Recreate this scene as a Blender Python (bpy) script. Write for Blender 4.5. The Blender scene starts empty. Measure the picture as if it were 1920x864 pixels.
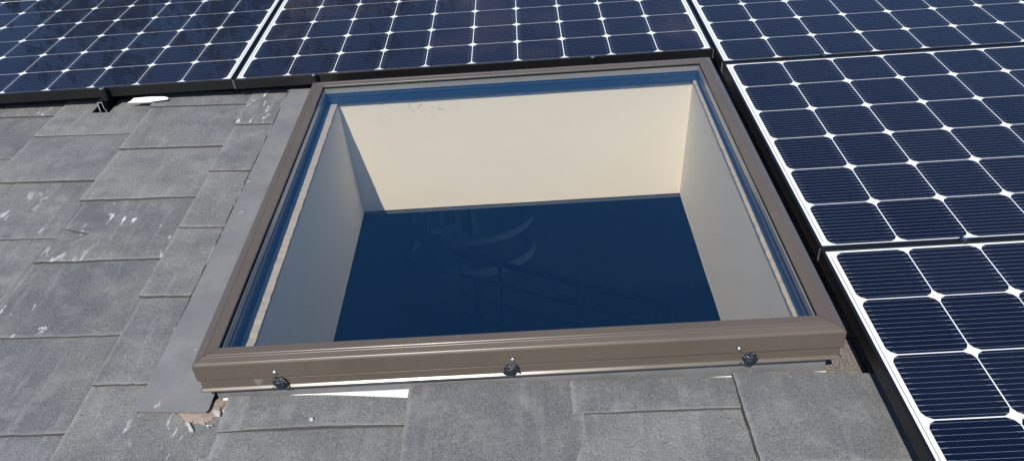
import bpy, bmesh, math, random
from mathutils import Matrix, Vector, noise
random.seed(7)
S = bpy.context.scene
COL = S.collection
rad = math.radians

# ------------------------------------------------------------------ frames
# Everything on the roof is built in roof coordinates (x along the eave, y up the slope, z off the roof),
# then every top-level object is carried onto the sloping roof by T.
SLOPE = 13.0
T = Matrix.Translation((0, 0, 4.6)) @ Matrix.Rotation(rad(SLOPE), 4, 'X')
TI = T.inverted()
WORLD_OBJS = set()

# ------------------------------------------------------------------ helpers
def link(o, parent=None):
    COL.objects.link(o)
    if parent is not None:
        o.parent = parent
    return o

def empty(name, label, cat, loc=(0, 0, 0), group=None):
    o = bpy.data.objects.new(name, None)
    o.empty_display_size = 0.05
    link(o)
    o.location = loc
    o['label'] = label
    o['category'] = cat
    if group:
        o['group'] = group
    return o

def tag(o, label, cat, group=None, kind=None):
    o['label'] = label
    o['category'] = cat
    if group:
        o['group'] = group
    if kind:
        o['kind'] = kind
    return o

class MB:
    """collects faces into one mesh; origin is subtracted so parts sit in their thing's own frame"""
    def __init__(self):
        self.v, self.f, self.m, self.uv = [], [], [], []
    def add(self, verts, faces, mi=0, uvs=None):
        b = len(self.v)
        self.v += [tuple(p) for p in verts]
        for k, fc in enumerate(faces):
            self.f.append(tuple(b + i for i in fc))
            self.m.append(mi)
            self.uv.append(uvs[k] if uvs else None)
    def box(self, x0, x1, y0, y1, z0, z1, mi=0):
        v = [(x, y, z) for z in (z0, z1) for y in (y0, y1) for x in (x0, x1)]
        self.add(v, [(0, 2, 3, 1), (4, 5, 7, 6), (0, 1, 5, 4), (2, 6, 7, 3), (0, 4, 6, 2), (1, 3, 7, 5)], mi)
    def tube(self, pts, r, n=10, mi=0, caps=True):
        pts = [Vector(p) for p in pts]
        rings = []
        for i, p in enumerate(pts):
            a = pts[max(i - 1, 0)]; c = pts[min(i + 1, len(pts) - 1)]
            d = (c - a).normalized()
            u = d.cross(Vector((0, 0, 1)))
            if u.length < 1e-4:
                u = Vector((1, 0, 0))
            u.normalize(); w = d.cross(u)
            rr = r[i] if isinstance(r, (list, tuple)) else r
            rings.append([p + rr * (math.cos(2 * math.pi * k / n) * u + math.sin(2 * math.pi * k / n) * w) for k in range(n)])
        v = [q for rg in rings for q in rg]
        f = []
        for i in range(len(pts) - 1):
            for k in range(n):
                a = i * n + k; b = i * n + (k + 1) % n
                f.append((a, b, b + n, a + n))
        if caps:
            f.append(tuple(range(n - 1, -1, -1)))
            f.append(tuple((len(pts) - 1) * n + k for k in range(n)))
        self.add(v, f, mi)
    def members(self, x0, x1, y0, y1, prof, gap, mi=0):
        """like ring(), but each side is a length of its own, cut at the mitre"""
        n = len(prof)
        for k in range(4):
            v = []
            for d, z in prof:
                c = [(x0 - d, y0 - d), (x1 + d, y0 - d), (x1 + d, y1 + d), (x0 - d, y1 + d)]
                a, b = Vector(c[k]), Vector(c[(k + 1) % 4])
                u = (b - a).normalized() * gap
                v += [(a.x + u.x, a.y + u.y, z), (b.x - u.x, b.y - u.y, z)]
            self.add(v, [(i * 2, i * 2 + 1, ((i + 1) % n) * 2 + 1, ((i + 1) % n) * 2) for i in range(n)], mi)
    def ring(self, x0, x1, y0, y1, prof, mi=0, closed=True):
        """profile (d outward, z) carried round a rectangle with mitred corners"""
        n = len(prof)
        v = []
        for d, z in prof:
            v += [(x0 - d, y0 - d, z), (x1 + d, y0 - d, z), (x1 + d, y1 + d, z), (x0 - d, y1 + d, z)]
        f = []
        for i in range(n if closed else n - 1):
            j = (i + 1) % n
            for k in range(4):
                l = (k + 1) % 4
                f.append((i * 4 + k, i * 4 + l, j * 4 + l, j * 4 + k))
        self.add(v, f, mi)
    def build(self, name, mats, parent=None, loc=(0, 0, 0), smooth=False, bevel=0, recalc=True):
        me = bpy.data.meshes.new(name)
        L = Vector(loc)
        me.from_pydata([tuple(Vector(p) - L) for p in self.v], [], self.f)
        if not isinstance(mats, (list, tuple)):
            mats = [mats]
        for m in mats:
            me.materials.append(m)
        for p, mi in zip(me.polygons, self.m):
            p.material_index = mi
            p.use_smooth = smooth
        if any(u for u in self.uv):
            lay = me.uv_layers.new(name='UVMap')
            for p, u in zip(me.polygons, self.uv):
                if u:
                    for li, c in zip(p.loop_indices, u):
                        lay.data[li].uv = c
        if recalc:
            bm = bmesh.new(); bm.from_mesh(me)
            bmesh.ops.recalc_face_normals(bm, faces=bm.faces)
            bm.to_mesh(me); bm.free()
        me.update()
        o = bpy.data.objects.new(name, me)
        link(o, parent)
        if parent is None:
            o.location = loc
        if bevel:
            b = o.modifiers.new('edge', 'BEVEL')
            b.width = bevel; b.segments = 2; b.limit_method = 'ANGLE'; b.angle_limit = rad(40)
        return o

# ------------------------------------------------------------------ materials
class N:
    def __init__(self, name):
        self.mat = bpy.data.materials.new(name)
        self.mat.use_nodes = True
        self.nt = self.mat.node_tree
        self.nt.nodes.clear()
        self.out = self.nt.nodes.new('ShaderNodeOutputMaterial')
    def n(self, t, **kw):
        nd = self.nt.nodes.new(t)
        for k, v in kw.items():
            setattr(nd, k, v)
        return nd
    def l(self, a, b):
        self.nt.links.new(a, b)
    def setin(self, sock, v):
        if hasattr(v, 'is_linked') or hasattr(v, 'links'):
            self.l(v, sock)
        else:
            if isinstance(v, (tuple, list)) and len(v) == 3 and sock.type == 'RGBA':
                v = (*v, 1)
            sock.default_value = v
    def math(self, op, a, b=0.0, c=0.0, clamp=False):
        nd = self.n('ShaderNodeMath', operation=op, use_clamp=clamp)
        self.setin(nd.inputs[0], a); self.setin(nd.inputs[1], b); self.setin(nd.inputs[2], c)
        return nd.outputs[0]
    def mix(self, f, a, b, blend='MIX'):
        nd = self.n('ShaderNodeMix', data_type='RGBA', blend_type=blend)
        self.setin(nd.inputs[0], f); self.setin(nd.inputs[6], a); self.setin(nd.inputs[7], b)
        return nd.outputs[2]
    def coord(self, which='Object'):
        return self.n('ShaderNodeTexCoord').outputs[which]
    def mapping(self, vec, scale=(1, 1, 1), loc=(0, 0, 0), rot=(0, 0, 0)):
        nd = self.n('ShaderNodeMapping')
        self.l(vec, nd.inputs[0])
        nd.inputs['Scale'].default_value = scale
        nd.inputs['Location'].default_value = loc
        nd.inputs['Rotation'].default_value = rot
        return nd.outputs[0]
    def noise(self, vec, scale, detail=3, rough=.55, out='Fac', dist=0):
        nd = self.n('ShaderNodeTexNoise')
        self.l(vec, nd.inputs['Vector'])
        nd.inputs['Scale'].default_value = scale
        nd.inputs['Detail'].default_value = detail
        nd.inputs['Roughness'].default_value = rough
        nd.inputs['Distortion'].default_value = dist
        return nd.outputs[out]
    def ramp(self, fac, stops):
        nd = self.n('ShaderNodeValToRGB')
        self.l(fac, nd.inputs[0])
        e = nd.color_ramp.elements
        while len(e) < len(stops):
            e.new(.5)
        for k, (p, c) in enumerate(stops):
            e[k].position = p
            e[k].color = (c, c, c, 1) if isinstance(c, (int, float)) else (*c, 1)
        return nd.outputs[0]
    def bump(self, h, strength=.3, dist=.001, normal=None):
        nd = self.n('ShaderNodeBump')
        self.l(h, nd.inputs['Height'])
        nd.inputs['Strength'].default_value = strength
        nd.inputs['Distance'].default_value = dist
        if normal is not None:
            self.l(normal, nd.inputs['Normal'])
        return nd.outputs[0]
    def principled(self, **kw):
        p = self.n('ShaderNodeBsdfPrincipled')
        for k, v in kw.items():
            self.setin(p.inputs[k.replace('_', ' ')], v)
        self.l(p.outputs[0], self.out.inputs[0])
        return self.mat

def mat_tile():
    m = N('concrete_tile')
    ob = m.coord('Object')
    rnd = m.n('ShaderNodeObjectInfo').outputs['Random']
    off = m.n('ShaderNodeVectorMath', operation='ADD')
    m.l(ob, off.inputs[0])
    cx = m.n('ShaderNodeCombineXYZ')
    m.l(m.math('MULTIPLY', rnd, 37.0), cx.inputs[0]); m.l(m.math('MULTIPLY', rnd, 91.0), cx.inputs[2])
    m.l(cx.outputs[0], off.inputs[1])
    v = off.outputs[0]
    tone = m.mix(rnd, (.148, .151, .151), (.196, .191, .178))
    rd = m.math('FRACT', m.math('MULTIPLY', rnd, 7.31))
    tone = m.mix(m.math('MULTIPLY', m.math('GREATER_THAN', rd, .60), .55), tone, (.100, .102, .104))
    big = m.noise(m.mapping(v, (1, 1.4, 1)), 6.0, 4, .6)
    tone = m.mix(m.ramp(big, [(.36, 0.0), (.62, 1.0)]), m.mix(.6, tone, (.092, .096, .101)), tone)
    warm = m.noise(m.mapping(v, (1, 1, 1), (5, 3, 1)), 3.5, 3, .6)
    tone = m.mix(m.ramp(warm, [(.48, 0.0), (.70, .60)]), tone, (.185, .178, .158))
    grit = m.noise(v, 420, 2, .7)
    tone = m.mix(.95, tone, m.ramp(grit, [(.30, .20), (.70, .84)]), 'OVERLAY')
    grit2 = m.noise(v, 1300, 1, .5)
    tone = m.mix(m.ramp(grit2, [(.66, 0), (.74, .55)]), tone, (.36, .36, .35))
    pit = m.noise(v, 260, 2, .6)
    tone = m.mix(m.ramp(pit, [(.26, .8), (.34, 0)]), tone, (.07, .07, .072))
    run = m.noise(m.mapping(v, (26, 1.6, 1)), 1.0, 4, .6)
    tone = m.mix(m.ramp(run, [(.52, 0), (.72, .45)]), tone, (.095, .094, .092))
    dust = m.noise(m.mapping(v, (1, 1, 1), (9, 1, 3)), 14, 5, .7)
    tone = m.mix(m.ramp(dust, [(.50, 0), (.72, .38)]), tone, (.30, .295, .28))
    # pale scrubbed bands, drag marks and droppings
    band = m.noise(m.mapping(v, (9, 1.2, 1), (0, 0, 0), (0, 0, rad(74))), 3.2, 5, .65, dist=.3)
    tone = m.mix(m.ramp(band, [(.56, 0), (.75, .22)]), tone, (.40, .40, .39))
    patch = m.noise(m.mapping(v, (1, 1, 1), (2, 7, 0)), 5.0, 2, .5)
    st = m.noise(m.mapping(v, (36, 12, 10), (0, 0, 0), (0, 0, rad(-38))), 1.0, 5, .62, dist=.6)
    mask = m.math('MULTIPLY', m.ramp(st, [(.60, 0), (.66, 1)]), m.ramp(patch, [(.47, 0), (.57, 1)]))
    oi = m.n('ShaderNodeObjectInfo').outputs['Object Index']
    mask = m.math('MULTIPLY', mask, m.math('MULTIPLY', oi, .5))
    tone = m.mix(m.math('MULTIPLY', mask, .85), tone, (.70, .70, .68))
    # worn pale arrises
    uv = m.n('ShaderNodeSeparateXYZ'); m.l(m.coord('UV'), uv.inputs[0])
    ex = m.math('MINIMUM', uv.outputs[0], m.math('SUBTRACT', 1.0, uv.outputs[0]))
    ey = m.math('MULTIPLY', uv.outputs[1], 1.2)
    e = m.math('MINIMUM', ex, ey)
    en = m.math('ADD', e, m.math('MULTIPLY', m.math('SUBTRACT', m.noise(v, 30, 4, .7), .5), .07))
    tone = m.mix(m.ramp(en, [(.0, .30), (.035, 0)]), tone, (.36, .355, .33))
    h = m.math('ADD', m.math('MULTIPLY', grit, .7), m.math('MULTIPLY', m.noise(v, 90, 4, .6), .8))
    return m.principled(Base_Color=tone, Roughness=.82, Specular_IOR_Level=.35, Normal=m.bump(h, .75, .0026))

def mat_shingle():
    m = N('asphalt_shingle')
    v = m.coord('Object')
    g = m.noise(v, 330, 2, .7)
    c = m.ramp(g, [(.3, (.035, .030, .028)), (.5, (.14, .115, .10)), (.68, (.34, .31, .29))])
    b = m.n('ShaderNodeTexBrick')
    m.l(v, b.inputs['Vector'])
    b.inputs['Scale'].default_value = 1.0
    b.inputs['Brick Width'].default_value = .31
    b.inputs['Row Height'].default_value = .143
    b.inputs['Mortar Size'].default_value = .0025
    c = m.mix(m.math('MULTIPLY', b.outputs['Fac'], .8), c, (.02, .018, .016))
    return m.principled(Base_Color=c, Roughness=.9, Normal=m.bump(g, .8, .002))

def mat_paint(name, col, rough=.35, var=.25, scuff=.0, metallic=0., spec=.5, coat=0.):
    m = N(name)
    v = m.coord('Object')
    n1 = m.noise(v, 5, 4, .6)
    dark = tuple(c * (1 - var) for c in col)
    c = m.mix(m.ramp(n1, [(.35, 0), (.65, 1)]), dark, col)
    if scuff:
        s = m.noise(m.mapping(v, (18, 60, 18), (0, 0, 0), (0, 0, rad(30))), 1.0, 5, .65)
        c = m.mix(m.math('MULTIPLY', m.ramp(s, [(.66, 0), (.74, 1)]), scuff), c, (.45, .45, .44))
    r = m.math('ADD', rough - .06, m.math('MULTIPLY', m.noise(v, 14, 4, .6), .14))
    return m.principled(Base_Color=c, Roughness=r, Metallic=metallic, Specular_IOR_Level=spec, Coat_Weight=coat,
                        Coat_Roughness=.15, Normal=m.bump(m.noise(v, 900, 1, .5), .04, .0005))

def mat_flashing():
    m = N('flashing_paint')
    v = m.coord('Object')
    a = m.noise(v, 5.5, 5, .65)
    c = m.mix(m.ramp(a, [(.35, 0), (.68, 1)]), (.145, .146, .150), (.205, .203, .200))
    d = m.noise(m.mapping(v, (1, 1, 1), (4, 1, 0)), 8, 6, .72, dist=.4)
    c = m.mix(m.ramp(d, [(.50, 0), (.70, .6)]), c, (.225, .210, .188))
    ru = m.noise(m.mapping(v, (1, 1, 1), (7, 5, 0)), 3.2, 5, .7)
    c = m.mix(m.ramp(ru, [(.60, 0), (.74, .35)]), c, (.17, .125, .09))
    run = m.noise(m.mapping(v, (40, 3, 3)), 1.0, 4, .6)
    c = m.mix(m.ramp(run, [(.55, 0), (.75, .35)]), c, (.12, .12, .12))
    sp = m.noise(m.mapping(v, (40, 22, 30), (0, 0, 0), (0, 0, rad(-30))), 1.0, 4, .6)
    c = m.mix(m.ramp(sp, [(.68, 0), (.72, .6)]), c, (.5, .49, .47))
    return m.principled(Base_Color=c, Roughness=.58, Specular_IOR_Level=.4, Normal=m.bump(m.noise(v, 10, 4, .55), .45, .006))

def mat_wall():
    m = N('shaft_plaster')
    v = m.coord('Object')
    a = m.noise(v, 3, 3, .5)
    c = m.mix(a, (.84, .80, .69), (.86, .82, .715))
    # small dark scrapes along the top of the far wall
    k = m.n('ShaderNodeVectorMath', operation='SUBTRACT'); m.l(v, k.inputs[0]); k.inputs[1].default_value = (-.322, .590, .405)
    k2 = m.mapping(k.outputs[0], (5, 4, 13))
    ln = m.n('ShaderNodeVectorMath', operation='LENGTH'); m.l(k2, ln.inputs[0])
    loc = m.ramp(ln.outputs['Value'], [(.35, 1), (1.0, 0)])
    sc = m.noise(m.mapping(v, (70, 70, 45), (0, 0, 0), (0, rad(35), 0)), 1.0, 4, .6)
    c = m.mix(m.math('MULTIPLY', loc, m.ramp(sc, [(.58, 0), (.70, .45)])), c, (.13, .12, .11))
    spk = m.noise(v, 60, 1, .5)
    c = m.mix(m.ramp(spk, [(.80, 0), (.83, .6)]), c, (.35, .31, .26))
    return m.principled(Base_Color=c, Roughness=.75, Specular_IOR_Level=.25, Normal=m.bump(m.noise(v, 160, 3, .6), .12, .001))

def mat_cell():
    m = N('silicon_cell')
    ob = m.coord('Object')
    uvn = m.n('ShaderNodeSeparateXYZ'); m.l(m.coord('UV'), uvn.inputs[0])
    u, v = uvn.outputs[0], uvn.outputs[1]
    iu, iv = m.math('FLOOR', u), m.math('FLOOR', v)
    fu, fv = m.math('SUBTRACT', u, iu), m.math('SUBTRACT', v, iv)
    cell = m.n('ShaderNodeCombineXYZ'); m.l(iu, cell.inputs[0]); m.l(iv, cell.inputs[1])
    m.l(m.math('MULTIPLY', m.n('ShaderNodeObjectInfo').outputs['Random'], 50.0), cell.inputs[2])
    wn = m.n('ShaderNodeTexWhiteNoise', noise_dimensions='3D'); m.l(cell.outputs[0], wn.inputs['Vector'])
    base = m.mix(wn.outputs['Value'], (.0022, .0054, .0185), (.0046, .0080, .0215))
    # crystalline glitter in small grains
    gl = m.noise(ob, 330, 1, .5)
    patch = m.noise(ob, 1.6, 3, .6)
    glm = m.math('MULTIPLY', m.ramp(gl, [(.56, 0), (.66, 1)]), m.ramp(patch, [(.52, 0), (.66, 1)]))
    glm = m.math('MULTIPLY', glm, m.math('MULTIPLY', m.n('ShaderNodeObjectInfo').outputs['Object Index'], .5))
    base = m.mix(m.math('MULTIPLY', glm, .8), base, (.17, .095, .065))
    # twelve round wires along each cell, flattened and brighter at the two ends
    ph = m.math('FRACT', m.math('MULTIPLY', fv, 12.0))
    d = m.math('ABSOLUTE', m.math('SUBTRACT', ph, .5))
    end = m.math('ABSOLUTE', m.math('SUBTRACT', fu, .5))
    endm = m.ramp(end, [(.395, 0), (.43, 1)])
    wid = m.math('ADD', .032, m.math('MULTIPLY', endm, .030))
    wire = m.math('LESS_THAN', d, wid)
    dash = m.noise(m.mapping(ob, (90, 400, 1)), 1.0, 2, .5)
    amt = m.math('MULTIPLY', wire, m.math('ADD', m.ramp(dash, [(.30, .40), (.62, .80)]), m.math('MULTIPLY', endm, .3)), clamp=True)
    fing = m.math('LESS_THAN', m.math('FRACT', m.math('MULTIPLY', fu, 90.0)), .10)
    base = m.mix(m.math('MULTIPLY', fing, .10), base, (.10, .11, .13))
    colr = m.mix(amt, base, (.25, .27, .31))
    return m.principled(Base_Color=colr, Roughness=m.math('SUBTRACT', .45, m.math('MULTIPLY', wire, .1)), Metallic=m.math('MULTIPLY', amt, .35), Specular_IOR_Level=.08,
                        Coat_Weight=.85, Coat_Roughness=.03, Coat_IOR=1.20)

def mat_simple(name, col, rough=.5, metallic=0., spec=.5, coat=0., bump=None):
    m = N(name)
    v = m.coord('Object')
    c = m.mix(m.noise(v, 20, 3, .6), tuple(x * .85 for x in col), tuple(min(1, x * 1.12) for x in col))
    kw = dict(Base_Color=c, Roughness=rough, Metallic=metallic, Specular_IOR_Level=spec, Coat_Weight=coat, Coat_Roughness=.05)
    if bump:
        kw['Normal'] = m.bump(m.noise(v, bump[0], 3, .6), bump[1], bump[2])
    return m.principled(**kw)

def mat_glass():
    """sheet glass: straight-through transmission with a two-sided Schlick reflection"""
    m = N('sheet_glass')
    geo = m.n('ShaderNodeNewGeometry')
    dot = m.n('ShaderNodeVectorMath', operation='DOT_PRODUCT')
    m.l(geo.outputs['Incoming'], dot.inputs[0]); m.l(geo.outputs['Normal'], dot.inputs[1])
    c = m.math('ABSOLUTE', dot.outputs['Value'])
    f5 = m.math('POWER', m.math('SUBTRACT', 1.0, c, clamp=True), 5.0)
    F = m.math('ADD', .106, m.math('MULTIPLY', f5, .894), clamp=True)
    tr = m.n('ShaderNodeBsdfTransparent'); tr.inputs[0].default_value = (1.0, .978, .938, 1)
    gl = m.n('ShaderNodeBsdfGlossy'); gl.inputs['Roughness'].default_value = .0
    gl.inputs[0].default_value = (.38, .80, 1.0, 1)      # bluish low-emissivity coating
    ms = m.n('ShaderNodeMixShader')
    m.l(F, ms.inputs[0]); m.l(tr.outputs[0], ms.inputs[1]); m.l(gl.outputs[0], ms.inputs[2])
    m.l(ms.outputs[0], m.out.inputs[0])
    return m.mat

M = {}
M['tile'] = mat_tile()
M['shingle'] = mat_shingle()
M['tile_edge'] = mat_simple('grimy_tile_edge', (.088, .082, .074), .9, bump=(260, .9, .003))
M['bronze'] = mat_paint('bronze_paint', (.112, .090, .070), .26, .10, .25, spec=.5)
M['flash'] = mat_flashing()
M['wall'] = mat_wall()
M['cell'] = mat_cell()
M['white_sheet'] = mat_simple('back_sheet_white', (.86, .87, .88), .45, coat=1.0)
M['black_alu'] = mat_paint('black_anodised', (.007, .007, .0075), .36, .15, 0.04, spec=.5)
M['alu'] = mat_simple('mill_aluminium', (.72, .73, .73), .32, metallic=.75)
M['steel'] = mat_simple('stainless', (.6, .6, .6), .25, metallic=1.0)
M['spacer'] = mat_simple('spacer_metal', (.46, .45, .43), .35, metallic=.4)
M['lining'] = mat_simple('sky_tinted_lining', (.020, .044, .098), .28, spec=.6)  # dark lining, the blue of the reflected sky mixed into its base colour
M['edge'] = mat_simple('raw_drywall_edge', (.47, .44, .39), .9, bump=(60, .8, .004))
M['dirt'] = mat_simple('dry_dirt', (.30, .275, .235), .9, bump=(80, .6, .003))
M['sealant'] = mat_simple('blue_black_sealant', (.012, .018, .026), .16, spec=.7, bump=(320, .9, .003))
M['underlay'] = mat_simple('pale_apron_metal', (.74, .76, .76), .42, metallic=.15)
M['mortar'] = mat_simple('tan_mortar', (.27, .215, .175), .9, bump=(150, .6, .002))
M['lime'] = mat_simple('white_lime', (.42, .41, .385), .9, bump=(240, .9, .003))
M['paper'] = mat_simple('white_scrap', (.82, .81, .80), .7, bump=(50, .3, .003))
M['glass'] = mat_glass()
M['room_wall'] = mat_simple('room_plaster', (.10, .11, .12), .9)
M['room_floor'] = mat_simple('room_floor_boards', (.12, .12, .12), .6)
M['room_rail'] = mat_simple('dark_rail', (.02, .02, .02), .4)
M['room_pale'] = mat_simple('pale_balustrade', (.24, .29, .32), .7)
M['stucco'] = mat_simple('stucco', (.42, .38, .31), .9, bump=(80, .5, .004))
M['ground'] = mat_simple('dry_lawn', (.075, .085, .035), .95, bump=(3, .5, .05))
M['pebble'] = mat_simple('pale_pebble', (.42, .42, .40), .9)
M['joint'] = mat_simple('bare_joint', (.20, .21, .21), .4, metallic=.3)

# ------------------------------------------------------------------ solar panels
P = .1585                        # cell pitch
PW, PH = 10 * P, 6 * P
CH = .0165                       # cut corner of a cell
def make_panel():
    """frame of one thing: origin at the top left corner of its cell field, top of the glass at z = 0"""
    root = empty('solar_panel', '', 'solar panel')
    f = MB()
    x0, x1, y1, y0 = -.0240, PW + .0240, .0130, -PH - .0115
    prof = [(-.0082, -.0010), (-.0078, .0016), (-.0006, .0016), (0, .0010), (0, -.0335), (-.026, -.0335), (-.026, -.0320), (-.0020, -.0320), (-.0020, -.0062), (-.0082, -.0062)]
    f.ring(x0, x1, y0, y1, prof)
    f.build('frame', M['black_alu'], root, bevel=.0005)
    s = MB()
    s.add([(x0 + .0021, y0 + .0021, -.0009), (x1 - .0021, y0 + .0021, -.0009), (x1 - .0021, y1 - .0021, -.0009), (x0 + .0021, y1 - .0021, -.0009)], [(0, 1, 2, 3)], 0, [[(0, 0)] * 4])
    s.add([(x0 + .0021, y0 + .0021, -.0055), (x1 - .0021, y0 + .0021, -.0055), (x1 - .0021, y1 - .0021, -.0055), (x0 + .0021, y1 - .0021, -.0055)], [(3, 2, 1, 0)], 0, [[(0, 0)] * 4])
    g = .0014
    for i in range(10):
        for j in range(6):
            ax, bx = i * P + g, (i + 1) * P - g
            ay, by = -(j + 1) * P + g, -j * P - g
            q = [(ax + CH, ay), (bx - CH, ay), (bx - CH * .36, ay + CH * .36), (bx, ay + CH), (bx, by - CH), (bx - CH * .36, by - CH * .36), (bx - CH, by),
                 (ax + CH, by), (ax + CH * .36, by - CH * .36), (ax, by - CH), (ax, ay + CH), (ax + CH * .36, ay + CH * .36)]
            s.add([(a, b, -.0002) for a, b in q], [tuple(range(12))], 1,
                  [[(i + (a - ax) / (bx - ax) * .998 + .001, j + (b - ay) / (by - ay) * .998 + .001) for a, b in q]])
    # the thin collector ribbon in the white margin at both ends
    for xx in (-.0095, PW + .0075):
        s.add([(xx, -PH + .012, -.0004), (xx + .0022, -PH + .012, -.0004), (xx + .0022, -.012, -.0004), (xx, -.012, -.0004)], [(0, 1, 2, 3)], 2, [[(0, 0)] * 4])
    s.build('cell_sheet', [M['white_sheet'], M['cell'], M['spacer']], root)
    for sx in (x0, x1):
        for sy in (y0, y1):
            jn = MB()
            dx = .0009 if sx > 0 else -.0009
            dy = .0009 if sy > -.5 else -.0009
            w = .0011
            xa = sx + (w if sx < 0 else -w)
            jn.box(min(sx, xa), max(sx, xa), min(sy, sy + dy), max(sy, sy + dy), -.0325, -.0005)
            ya = sy + (w if sy < -.5 else -w)
            jn.box(min(sx, sx + dx), max(sx, sx + dx), min(sy, ya), max(sy, ya), -.0325, -.0005)
            jn.build('corner_joint', M['joint'], root)
    return root

def dup(root, loc, label, group=None, glit=0):
    r = root.copy(); COL.objects.link(r)
    r.location = loc
    r['label'] = label
    if group:
        r['group'] = group
    for ch in list(root.children):
        c = ch.copy(); COL.objects.link(c); c.parent = r
        c.pass_index = glit
        for g in ch.children:
            d = g.copy(); COL.objects.link(d); d.parent = c
    return r

panel = make_panel()
PG = 'solar panels around the skylight'
panel['group'] = PG
panel['label'] = 'solar panel flanking the skylight across the black gap, middle one of three'
panel.location = (0, 0, 0)
dup(panel, (0, -.979, 0), 'solar panel at the lower right corner, beside the cut roof tiles', PG)
dup(panel, (0, .9855, 0), 'solar panel at the upper right, diagonal to the far right skylight corner', PG)
dup(panel, (-1.6385, 1.0885, 0), 'solar panel directly behind the far edge of the skylight', PG, 2)
dup(panel, (-3.2765, 1.0925, 0), 'solar panel at the upper left above the grey roof tiles and white scrap', PG)
dup(panel, (-3.2765, 2.0715, 0), 'solar panel barely showing in the very top left corner', PG)
dup(panel, (-1.6385, 2.0675, 0), 'solar panel one row behind the panel at the far skylight edge', PG)
dup(panel, (0, 1.9645, 0), 'solar panel one row behind the upper right panel', PG)

# ------------------------------------------------------------------ rails and clamps
def clamp_mesh(h0, h1, r=.0115, side=False):
    m = MB()
    m.tube([(0, 0, h0), (0, 0, h1 - .004), (0, 0, h1 - .001), (0, 0, h1)], [r * .82, r, r, r * .8], 18)
    return m

def end_clamp(parent, x, y, name='clamp', loc0=(0, 0, 0)):
    m = clamp_mesh(-.036, .0075)
    for i in range(len(m.v)):
        m.v[i] = (m.v[i][0] + x - loc0[0], m.v[i][1] + y - loc0[1], m.v[i][2] - loc0[2])
    c = m.build(name, M['black_alu'], parent, smooth=False)
    b = MB()
    zz = .0075 - loc0[2]
    b.tube([(x - loc0[0], y - loc0[1], zz), (x - loc0[0], y - loc0[1], zz + .003)], .0072, 6)
    b.tube([(x - loc0[0], y - loc0[1], zz + .0002), (x - loc0[0], y - loc0[1], zz + .0008)], .0098, 20)
    b.build('bolt', M['steel'], c)
    return c

def rail(x, y0, y1, label, cx=None):
    z0, z1 = -.086, -.036
    loc = (x, y0, z0)
    r = empty('mounting_rail', label, 'rail', loc, 'rails carrying the panels')
    w = .0125
    # open extrusion: outline of the channel section, hollow, run up the slope
    sec = [(-w, 0), (w, 0), (w * .9, .020), (w * .55, .026), (w * .55, .050), (-w * .9, .050), (-w * .9, .036), (-w, .026)]
    inner = [(x_ * .70, .004 + z_ * .86) for x_, z_ in sec]
    m = MB(); n = len(sec)
    v = []
    for yy in (0, y1 - y0):
        v += [(a, yy, b) for a, b in sec] + [(a, yy, b) for a, b in inner]
    fo = []
    for k in range(n):
        l = (k + 1) % n
        fo.append((k, l, 2 * n + l, 2 * n + k))
        fo.append((n + l, n + k, 3 * n + k, 3 * n + l))
    m.add(v, fo, 1)
    ends = []
    for base in (0, 2 * n):
        for k in range(n):
            l = (k + 1) % n
            ends.append((base + k, base + n + k, base + n + l, base + l))
    m.add(v, ends, 0)
    m.build('rail_channel', [M['alu'], M['black_alu']], r)
    end_clamp(r, (cx if cx is not None else x), .1125, loc0=loc)
    return r

rail(-2.128, .096, 1.05, 'rail with bright cut end standing in a notched tile at the upper left', -2.112)
rail(-1.385, .098, 1.05, 'rail end hidden behind the far left corner of the skylight frame', -1.381)
rail(-.437, .104, 1.05, 'rail under the far panel with clamp near the middle of the skylight', -.437)

def mid_bolt(x, y, label):
    o = empty('panel_clamp', label, 'clamp', (x, y, 0), 'clamps between two panels')
    w = MB(); w.tube([(0, 0, -.012), (0, 0, .0036), (0, 0, .0042)], [.0110, .0110, .0098], 18)
    w.build('washer', M['black_alu'], o)
    b = MB(); b.tube([(0, 0, .0042), (0, 0, .0070)], .0062, 6)
    b.build('bolt', M['steel'], o)
mid_bolt(.302, .0220, 'small round clamp between the two panels at the upper right')
mid_bolt(.294, -.9647, 'small round clamp between the middle right panel and lower right panel')
mid_bolt(-2.895, 1.1070, 'small clamp on the panel seam in the very top left corner')

# ------------------------------------------------------------------ roof
roof = empty('tiled_roof', 'roof of grey flat concrete tiles around the skylight and panels', 'roof', (0, 0, -.14))
RZ = Vector((0, 0, -.14))
SHAFT = (-1.275, -.1335, -1.215, -.060)      # inner faces of the light shaft
def slab_with_hole(b, z, thick, hole):
    x0, x1, y0, y1 = b; hx0, hx1, hy0, hy1 = hole
    v = []
    for zz in (z, z - thick):
        v += [(x0, y0, zz), (x1, y0, zz), (x1, y1, zz), (x0, y1, zz), (hx0, hy0, zz), (hx1, hy0, zz), (hx1, hy1, zz), (hx0, hy1, zz)]
    f = []
    for k in range(4):
        l = (k + 1) % 4
        f.append((k, l, 4 + l, 4 + k))
        f.append((8 + l, 8 + k, 12 + k, 12 + l))
        f.append((k, 8 + k, 8 + l, l))
        f.append((4 + k, 4 + l, 12 + l, 12 + k))
    return v, f
HOLE = (SHAFT[0] - .035, SHAFT[1] + .035, SHAFT[2] - .035, SHAFT[3] + .035)
m = MB(); v, f = slab_with_hole((-5.4, 3.2, -4.0, 6.0), -.104, .15, HOLE); m.add(v, f)
sh = m.build('shingle_layer', M['shingle'], roof, loc=RZ)
sh['label'] = 'brown granular asphalt shingles showing beside the near right skylight corner'

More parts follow.
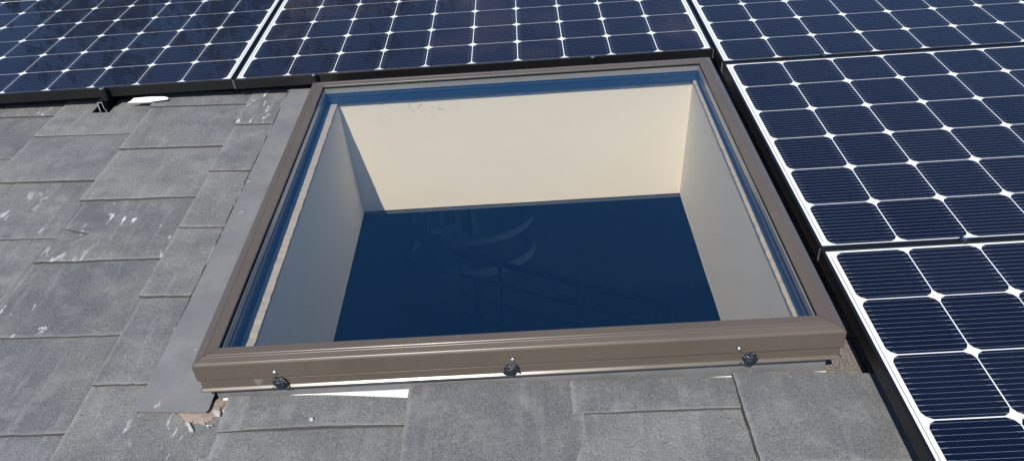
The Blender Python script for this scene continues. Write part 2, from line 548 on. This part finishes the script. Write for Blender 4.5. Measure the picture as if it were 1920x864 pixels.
def tile(x0, x1, yb, yt, zbl, zbr, ztl=None, ztr=None, notch=None, name='roof_tile', nx=16, ny=16, seed=0, mat=None, thick=.0078, arch=0., hs=0., hole=None):
    """one flat concrete tile: butt edge at yb, head at yt, corner heights of its top face"""
    rr = random.Random(seed)
    ztl = zbl - .0105 * (yt - yb) / .40 if ztl is None else ztl
    ztr = zbr - .0105 * (yt - yb) / .40 if ztr is None else ztr
    if notch:
        ny = 40
    if hole:
        nx, ny = 34, 40
    dj = Vector((rr.uniform(0, 50), rr.uniform(0, 50), 0))
    sk = rr.uniform(-.003, .003)
    top, bot, uvs = [], [], []
    for j in range(ny + 1):
        for i in range(nx + 1):
            s, t = i / nx, j / ny
            y = yb + (yt + hs * s - yb) * t + sk * (s - .5)
            xl = x0
            if notch:
                xl = x0 + notch(y)
            x = xl + (x1 - xl) * s
            # chipped, slightly wandering edges
            if j == 0:
                y += .0017 * noise.noise(Vector((x * 55, 0, 0)) + dj) + .0016 * noise.noise(Vector((x * 190, 3, 0)) + dj)
            if i in (0, nx):
                x += .0020 * noise.noise(Vector((0, y * 45, i)) + dj) + .0012 * noise.noise(Vector((4, y * 160, i)) + dj)
            z = (zbl * (1 - s) + zbr * s) * (1 - t) + (ztl * (1 - s) + ztr * s) * t
            z += .0007 * noise.noise(Vector((x * 9, y * 9, 0)) + dj) + arch * math.sin(math.pi * s)
            if j == 0 or i in (0, nx):
                z -= .0009
            top.append((x, y, z)); bot.append((x, y + (.0015 if j == 0 else 0), z - thick)); uvs.append((s, t))
    m = MB()
    W = nx + 1
    def cut(i, j):
        if not hole:
            return False
        p = top[j * W + i]; q = top[(j + 1) * W + i + 1]
        return hole[0] < (p[0] + q[0]) / 2 < hole[1] and (p[1] + q[1]) / 2 > hole[2]
    fs, fu = [], []
    for j in range(ny):
        for i in range(nx):
            q = (j * W + i, j * W + i + 1, (j + 1) * W + i + 1, (j + 1) * W + i)
            if cut(i, j):
                continue
            fs.append(q); fu.append([uvs[k] for k in q])
            for a, b, di, dj_ in ((q[0], q[1], 0, -1), (q[1], q[2], 1, 0), (q[2], q[3], 0, 1), (q[3], q[0], -1, 0)):
                if 0 <= i + di < nx and 0 <= j + dj_ < ny and cut(i + di, j + dj_):
                    m.add([top[a], top[b], bot[b], bot[a]], [(3, 2, 1, 0)], 1, [[(.5, .5)] * 4])
    m.add(top, fs, 0, fu)
    rim = [i for i in range(W)] + [j * W + nx for j in range(1, ny + 1)] + [ny * W + i for i in range(nx - 1, -1, -1)] + [j * W for j in range(ny - 1, 0, -1)]
    n = len(rim)
    vv = [top[k] for k in rim] + [bot[k] for k in rim]
    m.add(vv, [(k, n + k, n + (k + 1) % n, (k + 1) % n) for k in range(n)], 1, [[(.5, .5)] * 4] * n)
    if not hole:
        m.add([bot[0], bot[nx], bot[-1], bot[ny * W]], [(0, 3, 2, 1)], 0, [[(.5, .5)] * 4])
    # mesh origin at the tile's own butt corner, so every tile gets its own stretch of texture
    L = Vector((x0, yb, zbl))
    o = m.build(name, [M['tile'], M['tile_edge']], roof, loc=L, recalc=False)
    o.location = L - RZ
    o.pass_index = rr.choice((0, 0, 1, 2)) if x0 < -1.4 else 0
    return o

EX = .2825
ZL, ZR = -.0600, -.0725
colx = [-1.619, -1.960, -2.293, -2.625, -2.957, -3.289, -3.621]
sd = 10
YCUT = .185
def crack(y):
    # broken corner: the tile's lower left part has snapped along a slanting line
    if -.762 < y < -.640:
        return .100 * (y + .762) / .122
    if -.640 <= y < -.610:
        return .100 - .085 * (y + .640) / .030
    if -.610 <= y < -.490:
        return .015
    return 0.
for c, xl in enumerate(colx):
    xr0 = -1.385 if c == 0 else colx[c - 1] + .022
    y0 = (-.0745 if c % 2 == 0 else .0900)
    if c == 0:
        ks = range(0, 7)
    else:
        ks = range(0, 9 if c < 5 else 7)
    for k in ks:
        sd += 1
        rr = random.Random(sd * 13)
        yb = y0 - k * EX + rr.uniform(-.004, .004)
        yt = min(yb + .40, YCUT + rr.uniform(-.008, .004))
        zl = ZL + rr.uniform(-.002, .002); zr = ZR + rr.uniform(-.002, .002)
        fr = (yt - yb) / .40
        nt = crack if (c == 1 and k == 3) else None
        xr = -1.290 if (c == 0 and k >= 5) else xr0
        o = tile(xl + rr.uniform(-.003, .003), xr, yb, yt, zl, zr, zl - .0105 * fr, zr - .0105 * fr, nt, seed=sd, hole=((-2.168, -2.107, .088) if (c == 2 and k == 0) else None))
        if nt:
            o['label'] = 'tile with its lower left corner snapped off along a pale crack'
# the row in front of the skylight, laid over the apron, and the courses below it
fx = [-1.310, -.937, -.610, -.285, -.004]
for c in range(4):
    sd += 1
    xl, xr = fx[c] + .001, fx[c + 1] + (.022 if c < 3 else 0)
    short = c in (0, 2)
    yb = (-1.344 if short else -1.485)
    zl, zr = (-.0640, -.0740) if short else (-.0600, -.0700)
    zt = -.076
    o = tile(xl, xr, yb, (-1.2558, -1.257, -1.262, -1.268)[c], zl, zr, (-.0610, -.0600, -.0610, -.0580)[c], (-.0720, -.0640, -.0700, -.0680)[c], None, seed=sd, hs=(-.024, -.004, -.008, -.010)[c], arch=(.007, .005, .003, .004)[c], thick=.018)
    if c == 0:
        o['label'] = 'short cut tile bridging the bright gap at the near left of the skylight'
    yy = yb
    for k in range(4):
        sd += 1
        yy -= EX
        tile(xl, xr, yy, yy + .385, ZL - .002, ZR, None, None, None, seed=sd)
# the tile course between the flashing foot and the short cut tile is the lower run of column one (already laid)

# ------------------------------------------------------------------ skylight
IX0, IX1, IY0, IY1 = -1.3055, -.1215, -1.2280, -.0700     # clear opening inside the frame
sky = empty('skylight', 'square bronze framed skylight with a clear glass pane in the roof', 'skylight', (-.713, -.65, -.13))
SL = Vector((-.713, -.65, -.13))
m = MB()
prof = [(0, .0445), (0, .0492), (.0012, .0502), (.0205, .0502), (.0212, .0492), (.0222, .0492), (.0232, .0502), (.0268, .0502),
        (.0276, .0496), (.0392, .0458), (.0402, .0448), (.0408, .0446), (.0424, .0436), (.0434, .0418), (.0438, .0040), (.0430, .0012), (.0415, .0002), (.0375, .0002), (.0375, -.0022), (.0402, -.0030),
        (.0404, -.0205), (.0412, -.0222), (.0450, -.0255), (.0455, -.0264), (.0455, -.0282), (.0440, -.0288), (.0200, -.0290), (.0200, .0445)]
m.members(IX0, IX1, IY0, IY1, prof, .0006)
fr = m.build('frame', M['bronze'], sky, loc=SL, bevel=.0004); fr.location = (0, 0, 0)
# curb faced with flashing metal
m = MB()
m.ring(IX0, IX1, IY0, IY1, [(.0200, -.0292), (.0255, -.0292), (.0255, -.128), (.0200, -.128)])
m.build('curb', M['flash'], sky, loc=SL)
# lining under the glass: bright spacer bar, then dark faces with reflected sky put into their colour
m = MB()
m.ring(IX0, IX1, IY0, IY1, [(.0005, .0385), (-.0030, .0385), (-.0036, .0240), (.0005, .0240)])
m.build('spacer_bar', M['spacer'], sky, loc=SL)
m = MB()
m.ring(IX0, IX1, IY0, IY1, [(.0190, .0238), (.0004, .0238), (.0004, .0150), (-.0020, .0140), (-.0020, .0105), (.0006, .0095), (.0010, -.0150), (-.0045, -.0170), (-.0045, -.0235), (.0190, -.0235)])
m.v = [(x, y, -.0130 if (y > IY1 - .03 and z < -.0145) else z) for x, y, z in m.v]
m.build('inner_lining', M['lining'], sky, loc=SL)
m = MB()
m.box(IX0 - .015, IX1 + .015, IY0 - .015, IY1 + .015, .0388, .0440)
m.build('glass_pane', M['glass'], sky, loc=SL)
# screws and sealant on the front face
for x, zs, xb, zb in ((-1.190, .0165, -1.185, -.013), (-.720, .0165, -.724, -.010), (-.280, .0135, -.256, -.015)):
    m = MB(); yf = IY0 - .0436
    m.tube([(x, yf + .002, zs), (x, yf - .0012, zs), (x, yf - .0034, zs), (x, yf - .0042, zs)], [.0058, .0058, .0046, .0022], 14)
    m.build('screw', M['steel'], sky, loc=SL, smooth=True)
    bm = bmesh.new(); bmesh.ops.create_icosphere(bm, subdivisions=4, radius=1)
    for vv in bm.verts:
        p = vv.co.copy()
        k = 1 + .34 * noise.noise(p * 1.7 + Vector((x * 31, 0, 0))) + .22 * noise.noise(p * 4.3 + Vector((x * 17, 2, 0)))
        vv.co = Vector((p.x * .0142 * k, p.y * .0085 * k, p.z * .0138 * k))
    bmesh.ops.translate(bm, verts=bm.verts, vec=Vector((xb, IY0 - .0445, zb)) - SL)
    for i in range(5):
        ret = bmesh.ops.create_icosphere(bm, subdivisions=2, radius=.0022 + .0012 * random.random())
        bmesh.ops.translate(bm, verts=ret['verts'], vec=Vector((xb + random.uniform(-.020, .022), IY0 - .0445, zb - .004 + random.uniform(-.010, .006))) - SL)
    me = bpy.data.meshes.new('sealant_blob'); bm.to_mesh(me); bm.free()
    me.materials.append(M['sealant'])
    for p in me.polygons:
        p.use_smooth = True
    link(bpy.data.objects.new('sealant_blob', me), sky)

# ------------------------------------------------------------------ light shaft
shaft = empty('light_shaft', 'cream plastered shaft under the skylight, its far wall in sunshine', 'light shaft', (-.713, -.65, -.45))
HL = Vector((-.713, -.65, -.45))
sx0, sx1, sy0, sy1 = SHAFT
ZT, ZB = -.0275, -.4445
bx0, bx1, by0, by1 = -1.262, -.1500, -1.205, -.0630   # at the foot
def wallmesh(a, b, a2, b2, nrm):
    """slab between top line a-b and foot line a2-b2, 12 mm thick to the outside"""
    m = MB(); nv = Vector(nrm) * .012
    A, B, A2, B2 = map(Vector, (a, b, a2, b2))
    nseg, ms = 24, 8
    def pt(i, j):
        s, t = i / nseg, j / ms
        p = (A * (1 - s) + B * s) * (1 - t) + (A2 * (1 - s) + B2 * s) * t
        return p + Vector(nrm) * (.0012 * noise.noise(Vector((p.x * 5, p.y * 5, p.z * 5))))
    v = [pt(i, j) for j in range(ms + 1) for i in range(nseg + 1)]
    W = nseg + 1
    f = [(j * W + i, j * W + i + 1, (j + 1) * W + i + 1, (j + 1) * W + i) for j in range(ms) for i in range(nseg)]
    m.add(v, f)
    c = [v[0], v[nseg], v[-1], v[ms * W]]
    q = [Vector(p) for p in c] + [Vector(p) + nv for p in c]
    m.add(q, [(4, 5, 6, 7), (0, 4, 5, 1), (1, 5, 6, 2), (2, 6, 7, 3), (3, 7, 4, 0)])
    return m
ZF = -.0165
specs = [((sx0, sy0, ZT), (sx0, sy1, ZF), (bx0, by0, ZB), (bx0, by1, ZB), (-1, 0, 0)),
         ((sx0, sy1, ZF), (sx1, sy1, ZF), (bx0, by1, ZB), (bx1, by1, ZB), (0, 1, 0)),
         ((sx1, sy1, ZF), (sx1, sy0, ZT), (bx1, by1, ZB), (bx1, by0, ZB), (1, 0, 0)),
         ((sx1, sy0, ZT), (sx0, sy0, ZT), (bx1, by0, ZB), (bx0, by0, ZB), (0, -1, 0))]
for sp in specs:
    wm = wallmesh(*sp)
    o = wm.build('shaft_wall', M['wall'], shaft, loc=HL, smooth=False, recalc=True)
# ragged raw edge of the board on top of the shaft walls
def ragged(ax, ay, bx, by, inx, iny, w, seed, za=ZT, zb=ZT):
    m = MB(); n = 90
    v = []
    for k in range(n + 1):
        t = k / n
        p = Vector((ax + (bx - ax) * t, ay + (by - ay) * t, 0))
        q = Vector((inx, iny, 0))
        r1 = .0022 * noise.noise(Vector((t * 38, seed, 0))) + .0016 * noise.noise(Vector((t * 110, seed, 4)))
        zb_ = za + (zb - za) * t
        zt = zb_ + .0025 + .0022 * noise.noise(Vector((t * 60, seed, 9)))
        v += [p - q * w + Vector((0, 0, zt)), p + q * (.0022 + r1) + Vector((0, 0, zt + .0006)), p + q * (.0012 + r1 * .6) + Vector((0, 0, zb_ - .008 + 2 * r1))]
    f = []
    for k in range(n):
        a = k * 3
        f += [(a, a + 3, a + 4, a + 1), (a + 1, a + 4, a + 5, a + 2)]
    m.add(v, f)
    m.build('board_edge', M['edge'], shaft, loc=HL, smooth=False)
ragged(sx0, sy0, sx0, sy1, 1, 0, .028, 1, ZT, ZF)
ragged(sx0, sy1, sx1, sy1, 0, -1, .008, 2, ZF, ZF)
ragged(sx1, sy1, sx1, sy0, -1, 0, .008, 3, ZF, ZT)
ragged(sx1, sy0, sx0, sy0, 0, 1, .012, 4)

# ------------------------------------------------------------------ flashings and odds and ends
def sheet(name, rows, mat, label, cat, loc, thick=.0012, group=None):
    """bent sheet metal: rows of points, given a real thickness"""
    m = MB(); W = len(rows[0])
    v = [p for r in rows for p in r]
    f = [(j * W + i, j * W + i + 1, (j + 1) * W + i + 1, (j + 1) * W + i) for j in range(len(rows) - 1) for i in range(W - 1)]
    m.add(v, f)
    o = m.build(name, mat, None, loc=loc)
    s = o.modifiers.new('gauge', 'SOLIDIFY'); s.thickness = thick; s.offset = 0
    return tag(o, label, cat, group)
rows = []
for k in range(61):
    t = k / 60
    y = .150 - 1.440 * t
    xe = -1.4865 - .008 * max(0, t - .7) / .3 + .0018 * noise.noise(Vector((0, y * 14, 1))) + .0012 * noise.noise(Vector((0, y * 50, 2)))
    wv = .0016 * noise.noise(Vector((1, y * 6, 0)))
    yj = 0
    z0 = -.0560 + .0012 * noise.noise(Vector((2, y * 9, 0)))
    row = [(xe - .0005, y, z0 - .006), (xe + .004, y, z0), (-1.445, y, -.0575 + wv), (-1.39, y, -.0590 - wv), (-1.342, y, -.0590)]
    if t < .95:
        row += [(-1.3345, y, -.0585)]
    else:
        row = [(p[0], p[1] - (.060 * (p[0] + 1.4865) if k == 60 else 0), p[2]) for p in row]
        row += [(-1.3380, y, -.0590)]
    rows.append(row)
sf = sheet('side_flashing', rows, M['flash'], 'long grey sheet metal flashing strip along the left side of the skylight', 'flashing', (-1.45, -.5, -.09))
# dry mortar and dirt caught along its left edge
m = MB(); v = []; n = 220
for k in range(n + 1):
    y = .140 - 1.36 * k / n
    a = noise.noise(Vector((0, y * 11, 3))); b = noise.noise(Vector((0, y * 70, 6)))
    w = max(.0002, .0006 + .0042 * a + .0026 * b)
    x = -1.4880 + .0018 * noise.noise(Vector((0, y * 14, 1)))
    zz = -.0575 + .0012 * noise.noise(Vector((2, y * 9, 0)))
    v += [(x - w, y, zz - .0035), (x, y, zz + .0022 + .0008 * b), (x + w * .9, y, zz + .0016)]
m.add(v, [q for k in range(n) for q in ((k * 3, k * 3 + 3, k * 3 + 4, k * 3 + 1), (k * 3 + 1, k * 3 + 4, k * 3 + 5, k * 3 + 2))])
m.build('mortar_line', M['dirt'], sf, loc=(-1.45, -.5, -.09))
# pale apron in front of the curb
rows = []
for k in range(41):
    x = -1.322 + 1.230 * k / 40
    w = .0016 * noise.noise(Vector((x * 9, 0, 0)))
    lift = .010 * math.exp(-((x + .99) / .13) ** 2)
    dn = .012 * min(1, max(0, (x + .66) / .08)) - .006 * math.exp(-((x + .57) / .035) ** 2)
    rows.append([(x, -1.2545, -.0690 - dn), (x, -1.258, -.0720 + w + lift * .4 - dn), (x, -1.274, -.0770 + w * .4 + lift * .5 - dn), (x, -1.305, -.0890 - dn * .3)])
sheet('apron_flashing', rows, M['underlay'], 'bright pale metal apron showing in the gap above the cut tiles', 'flashing', (-.7, -1.27, -.09), .0008)
# mortar smear with white lime at the torn foot of the flashing
def blobsheet(poly, z, h, seed):
    bm = bmesh.new()
    cx = sum(p[0] for p in poly) / len(poly); cy = sum(p[1] for p in poly) / len(poly)
    rings = []
    n = len(poly)
    dens = []
    for i in range(n):
        a, b = poly[i], poly[(i + 1) % n]
        for k in range(8):
            t = k / 8
            x = a[0] + (b[0] - a[0]) * t; y = a[1] + (b[1] - a[1]) * t
            j = .006 * noise.noise(Vector((x * 120, y * 120, seed))) + .003 * noise.noise(Vector((x * 420, y * 420, seed)))
            dens.append((x + j, y - j))
    vs = []
    for q, hh in ((1.0, 0), (.9, h * .7), (.6, h), (.3, h)):
        vs.append([bm.verts.new((cx + (x - cx) * q, cy + (y - cy) * q, z + hh * (1 + .6 * noise.noise(Vector((x * 60 * q, y * 60 * q, seed)))))) for x, y in dens])
    for a, b in zip(vs, vs[1:]):
        for i in range(len(dens)):
            k = (i + 1) % len(dens)
            bm.faces.new((a[i], a[k], b[k], b[i]))
    bm.faces.new(vs[-1])
    return bm
def frombm(bm, name, mat, parent=None, loc=(0, 0, 0)):
    bmesh.ops.recalc_face_normals(bm, faces=bm.faces)
    bmesh.ops.translate(bm, verts=bm.verts, vec=-Vector(loc))
    me = bpy.data.meshes.new(name); bm.to_mesh(me); bm.free(); me.materials.append(mat)
    o = bpy.data.objects.new(name, me); link(o, parent)
    if parent is None:
        o.location = loc
    return o
ML = (-1.36, -1.295, -.07)
def lay(x, y):
    return (-.6606 + (x + .6606) * .9560, -2.3659 + (y + 2.3659) * .9560)
mo = frombm(blobsheet([lay(*p) for p in ((-1.438, -1.238), (-1.415, -1.262), (-1.398, -1.265), (-1.374, -1.270), (-1.354, -1.248), (-1.338, -1.205), (-1.366, -1.200), (-1.40, -1.222))], -.0730, .0050, 1), 'mortar_smear', M['mortar'], None, ML)
tag(mo, 'tan mortar smear with white lime at the torn flashing foot', 'mortar')
for poly, sdd in (([(-1.424, -1.262), (-1.400, -1.300), (-1.383, -1.302), (-1.392, -1.285), (-1.408, -1.262)], 3), ([(-1.375, -1.240), (-1.356, -1.262), (-1.340, -1.255), (-1.346, -1.236)], 5), ([(-1.372, -1.283), (-1.358, -1.290), (-1.352, -1.277)], 7)):
    frombm(blobsheet([lay(sum(q[0] for q in poly) / len(poly) * .4 + p[0] * .6, sum(q[1] for q in poly) / len(poly) * .4 + p[1] * .6 + .006) for p in poly], -.0712, .0040, sdd), 'lime_patch', M['lime'], mo, ML)
# pebble
bm = bmesh.new(); bmesh.ops.create_icosphere(bm, subdivisions=3, radius=.0045)
for vv in bm.verts:
    vv.co *= 1 + .25 * noise.noise(vv.co * 300)
bmesh.ops.translate(bm, verts=bm.verts, vec=(-1.121, -1.331, -.0580))
tag(frombm(bm, 'pebble', M['pebble'], None, (-1.121, -1.331, -.0610)), 'tiny pale pebble lying on the short cut tile', 'pebble')
# white scrap under the panel edge
outl = [(-2.047, .118, -.054), (-2.030, .116, -.047), (-2.022, .119, -.041), (-1.960, .121, -.037), (-1.912, .119, -.043), (-1.901, .117, -.0475), (-1.905, .114, -.052), (-1.975, .111, -.053)]
bm = bmesh.new()
vv = [bm.verts.new((x, y - .004 * math.sin(x * 60), z)) for x, y, z in outl]
bm.faces.new(vv)
bmesh.ops.triangulate(bm, faces=bm.faces[:])
sc = frombm(bm, 'plastic_scrap', M['paper'], None, (-1.975, .117, -.048))
so = sc.modifiers.new('gauge', 'SOLIDIFY'); so.thickness = .0015
tag(sc, 'crumpled white scrap caught under the edge of the upper left panel', 'scrap')

# ------------------------------------------------------------------ room below, house and ground (level, in world coordinates)
def wpt(x, y, z):
    return T @ Vector((x, y, z))
def struct(o):
    o['kind'] = 'structure'
    WORLD_OBJS.add(o)
    return o
# sloping ceiling with the shaft's opening
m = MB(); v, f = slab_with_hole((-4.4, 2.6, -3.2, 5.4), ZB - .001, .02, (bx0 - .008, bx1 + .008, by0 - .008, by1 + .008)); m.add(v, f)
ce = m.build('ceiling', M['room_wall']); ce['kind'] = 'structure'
FLOOR = 1.00
m = MB(); m.box(-4.3, 2.5, -3.0, 5.4, FLOOR - .1, FLOOR)
struct(m.build('room_floor', M['room_floor']))
def wall_prism(m, xa, ya, xb, yb, th, zbase, zoff):
    """upright wall whose head follows the roof slope; zoff = height below the roof's datum plane"""
    d = Vector((xb - xa, yb - ya, 0)).normalized(); nn = Vector((-d.y, d.x, 0)) * th
    tan = math.tan(rad(SLOPE))
    def top(y):
        return 4.6 + tan * y - zoff
    P4 = [Vector((xa, ya, 0)), Vector((xb, yb, 0)), Vector((xb, yb, 0)) + nn, Vector((xa, ya, 0)) + nn]
    v = [(p.x, p.y, zbase) for p in P4] + [(p.x, p.y, top(p.y)) for p in P4]
    m.add(v, [(0, 1, 2, 3), (4, 7, 6, 5), (0, 4, 5, 1), (1, 5, 6, 2), (2, 6, 7, 3), (3, 7, 4, 0)])
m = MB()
for a in ((-4.2, -2.9, 2.4, -2.9), (2.4, -2.9, 2.4, -1.2), (2.4, 3.6, 2.4, 5.2), (2.4, 5.2, -4.2, 5.2), (-4.2, 5.2, -4.2, -2.9)):  # wide gap on the right side, added to let daylight into the room
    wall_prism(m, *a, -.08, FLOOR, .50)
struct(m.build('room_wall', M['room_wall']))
house = empty('house_body', 'stucco house walls carrying the tiled roof', 'house', (-1.0, 0, 0)); WORLD_OBJS.add(house)
for a in ((-4.9, -3.4, 2.8, -3.4), (2.8, -3.4, 2.8, -1.2), (2.8, 3.6, 2.8, 5.6), (2.8, 5.6, -4.9, 5.6), (-4.9, 5.6, -4.9, -3.4)):  # same added daylight opening left in the outer walls
    m = MB(); wall_prism(m, *a, .18, 0, .29)
    m.build('outer_wall', M['stucco'], house, loc=(-1.0, 0, 0))
m = MB(); n = 40
for R0, R1 in ((0, 60), (60, 3000)):
    if R0 == 0:
        m.add([(0, 0, 0)] + [(R1 * math.cos(2 * math.pi * k / n), R1 * math.sin(2 * math.pi * k / n), 0) for k in range(n)], [(0, 1 + k, 1 + (k + 1) % n) for k in range(n)])
    else:
        m.add([(r * math.cos(2 * math.pi * k / n), r * math.sin(2 * math.pi * k / n), 0) for r in (R0, R1) for k in range(n)], [(k, n + k, n + (k + 1) % n, (k + 1) % n) for k in range(n)])
struct(m.build('ground', M['ground']))

# a tall tree beyond the house, up-slope of the panels whose glass mirrors it
def tree(name, label, x, y, h, crown_r, seed, mat_leaf, mat_bark):
    rr = random.Random(seed)
    t = empty(name, label, 'tree', (x, y, 0)); WORLD_OBJS.add(t)
    m = MB()
    pts = [(x + .12 * math.sin(k * 1.3), y + .10 * math.cos(k * 1.7), h * .8 * k / 8) for k in range(9)]
    m.tube(pts, [.30 * (1 - .085 * k) for k in range(9)], 12)
    tips = []
    for k in range(14):
        a = rr.uniform(0, 6.28); b = pts[3 + k % 6]
        ln = crown_r * rr.uniform(.5, .95)
        e = (b[0] + ln * math.cos(a), b[1] + ln * math.sin(a), b[2] + h * rr.uniform(.05, .22))
        mid = tuple((p + q) / 2 for p, q in zip(b, e)); mid = (mid[0], mid[1], mid[2] + .2)
        m.tube([b, mid, e], [.09, .06, .03], 7); tips += [e, mid]
    m.build('trunk', mat_bark, t, loc=(x, y, 0))
    m = MB()
    for c in range(280):
        b = rr.choice(tips)
        cx, cy, cz = (b[0] + rr.gauss(0, crown_r * .27), b[1] + rr.gauss(0, crown_r * .27), b[2] + rr.gauss(0, h * .055))
        rc = rr.uniform(.35, .75)
        for q in range(75):
            d = Vector((rr.gauss(0, 1), rr.gauss(0, 1), rr.gauss(0, .7))).normalized() * rc * rr.uniform(.35, 1)
            u = Vector((rr.gauss(0, 1), rr.gauss(0, 1), rr.gauss(0, 1))).normalized(); w_ = u.orthogonal().normalized()
            s_ = rr.uniform(.06, .13)
            p = Vector((cx, cy, cz)) + d
            m.add([p - u * s_, p + w_ * s_ * .5, p + u * s_, p - w_ * s_ * .5], [(0, 1, 2, 3)])
    m.build('crown', mat_leaf, t, loc=(x, y, 0), recalc=False)
M['leaf'] = mat_simple('olive_leaf', (.048, .058, .022), .6)
M['bark'] = mat_simple('bark', (.13, .10, .075), .9, bump=(30, .8, .01))
M['leaf_brown'] = mat_simple('russet_leaf', (.120, .058, .032), .6)
tree('leafy_tree', 'broad olive leaved tree behind the house mirrored in the upper left panel', -8.2, 10.6, 10.0, 4.8, 4, M['leaf'], M['bark'])
tree('leafy_tree', 'olive leaved tree behind the house mirrored where the two upper panels meet', -4.2, 12.2, 10.7, 4.0, 9, M['leaf'], M['bark'])
tree('leafy_tree', 'smaller russet tree behind the house mirrored in the panel behind the skylight', -.9, 13.5, 9.6, 2.4, 15, M['leaf_brown'], M['bark'])

# a curved balustrade and a stair railing in the room, glimpsed through the glass
A = [wpt(-.55, 2.56, -3.0), wpt(.325, 2.133, -3.0)]
rl = empty('stair_railing', 'dark slanting handrail seen dimly in the room below the glass', 'railing', tuple(A[0]))
WORLD_OBJS.add(rl)
dirv = (A[1] - A[0]).normalized(); up = Vector((0, 0, 1))
m = MB(); m.tube([A[0] - dirv * .9, A[1]], .030, 10); m.tube([A[1], A[1] - up * .10], .030, 10)
m.build('handrail', M['room_rail'], rl, loc=A[0])
for k in (1, 2, 3):
    m = MB(); m.tube([A[0] - dirv * .9 - up * .20 * k, A[1] - dirv * .10 - up * .20 * k], .017, 8)
    m.build('rail_bar', M['room_rail'], rl, loc=A[0])
for q in (.10, .75, 1.45):
    m = MB(); p = A[1] - dirv * q; m.tube([p, Vector((p.x, p.y, FLOOR))], .018, 8)
    m.build('post', M['room_rail'], rl, loc=A[0])
cb = T @ Vector((-1.27, 3.50, -3.0))
bal = empty('curved_balustrade', 'pale oval stairwell balustrade seen dimly in the room under the glass', 'balustrade', (cb.x, cb.y, FLOOR))
WORLD_OBJS.add(bal)
def oval(rx, ry, w, z0, z1, n=64):
    m = MB(); v = []
    for k in range(n):
        a = 2 * math.pi * k / n
        for r in (0, w):
            for z in (z0, z1):
                v.append((cb.x + (rx + r) * math.cos(a), cb.y + (ry + r) * math.sin(a), z))
    f = []
    for k in range(n):
        a = k * 4; b = ((k + 1) % n) * 4
        f += [(a, b, b + 1, a + 1), (a + 2, a + 3, b + 3, b + 2), (a + 1, b + 1, b + 3, a + 3), (a, a + 2, b + 2, b)]
    m.add(v, f)
    return m
oval(.50, .46, .09, cb.z - .06, cb.z).build('coping', M['room_pale'], bal, loc=(cb.x, cb.y, FLOOR))
oval(.53, .49, .07, cb.z - .36, cb.z - .28).build('lower_band', M['room_pale'], bal, loc=(cb.x, cb.y, FLOOR))
for k in range(5):
    a = math.pi * (1.22 + .085 * k)
    p = Vector((cb.x + .52 * math.cos(a), cb.y + .48 * math.sin(a), cb.z))
    m = MB(); m.box(p.x - .022, p.x + .022, p.y - .012, p.y + .012, cb.z - .002, cb.z + .62)
    m.build('slat', M['room_pale'], bal, loc=(cb.x, cb.y, FLOOR))
m = MB(); m.tube([(cb.x, cb.y + .45, FLOOR), (cb.x, cb.y + .45, cb.z - .02)], .05, 10)
m.build('post', M['room_rail'], bal, loc=(cb.x, cb.y, FLOOR))

# ------------------------------------------------------------------ carry everything on the roof onto its slope
for o in list(S.objects):
    if o.parent is None and o not in WORLD_OBJS:
        o.matrix_basis = T @ o.matrix_basis

# ------------------------------------------------------------------ camera
Rc = Matrix(((0.9978853, -0.0105263, -0.064142), (-0.0577874, -0.59546, -0.801304), (-0.0297592, 0.803316, -0.594809)))
Cc = Vector((-0.6606317, -2.3658652, 1.1398355))
cam = bpy.data.cameras.new('camera')
cam.sensor_width = 36.0
cam.lens = 36.0 * 1486.5 / 1920.0
cam.clip_start = .02
cam.clip_end = 5000
co = bpy.data.objects.new('camera', cam); COL.objects.link(co)
right, down, fwd = Rc[0], Rc[1], Rc[2]
mw = Matrix(((right[0], -down[0], -fwd[0], Cc[0]), (right[1], -down[1], -fwd[1], Cc[1]), (right[2], -down[2], -fwd[2], Cc[2]), (0, 0, 0, 1)))
co.matrix_world = T @ mw
S.camera = co

# ------------------------------------------------------------------ light
sun_roof = Vector((-.195, -.76, 1.0)).normalized()          # towards the sun, in roof coordinates
sun_dir = (T.to_3x3() @ sun_roof).normalized()
el = math.asin(sun_dir.z)
az = math.atan2(sun_dir.x, sun_dir.y)
sl = bpy.data.lights.new('sun', 'SUN')
sl.energy = 4.5
sl.angle = rad(.53)
sl.color = (1.0, .94, .85)
so = bpy.data.objects.new('sun', sl); COL.objects.link(so)
so.rotation_euler = sun_dir.to_track_quat('Z', 'Y').to_euler()
so.location = sun_dir * 60
w = bpy.data.worlds.new('World'); S.world = w; w.use_nodes = True
nt = w.node_tree
bg = nt.nodes['Background']
st = nt.nodes.new('ShaderNodeTexSky'); st.sky_type = 'NISHITA'
st.sun_disc = False
st.sun_elevation = el
st.sun_rotation = az
st.air_density = 1.0; st.dust_density = .15; st.ozone_density = 7.0
nt.links.new(st.outputs[0], bg.inputs[0])
bg.inputs[1].default_value = .13

S.render.engine = 'CYCLES'
S.cycles.max_bounces = 10
S.cycles.transparent_max_bounces = 12
S.cycles.use_denoising = True
S.cycles.caustics_reflective = False
S.cycles.sample_clamp_indirect = 6
S.view_settings.view_transform = 'Standard'
S.view_settings.look = 'None'
S.view_settings.exposure = 0.25
S.view_settings.gamma = 1.0
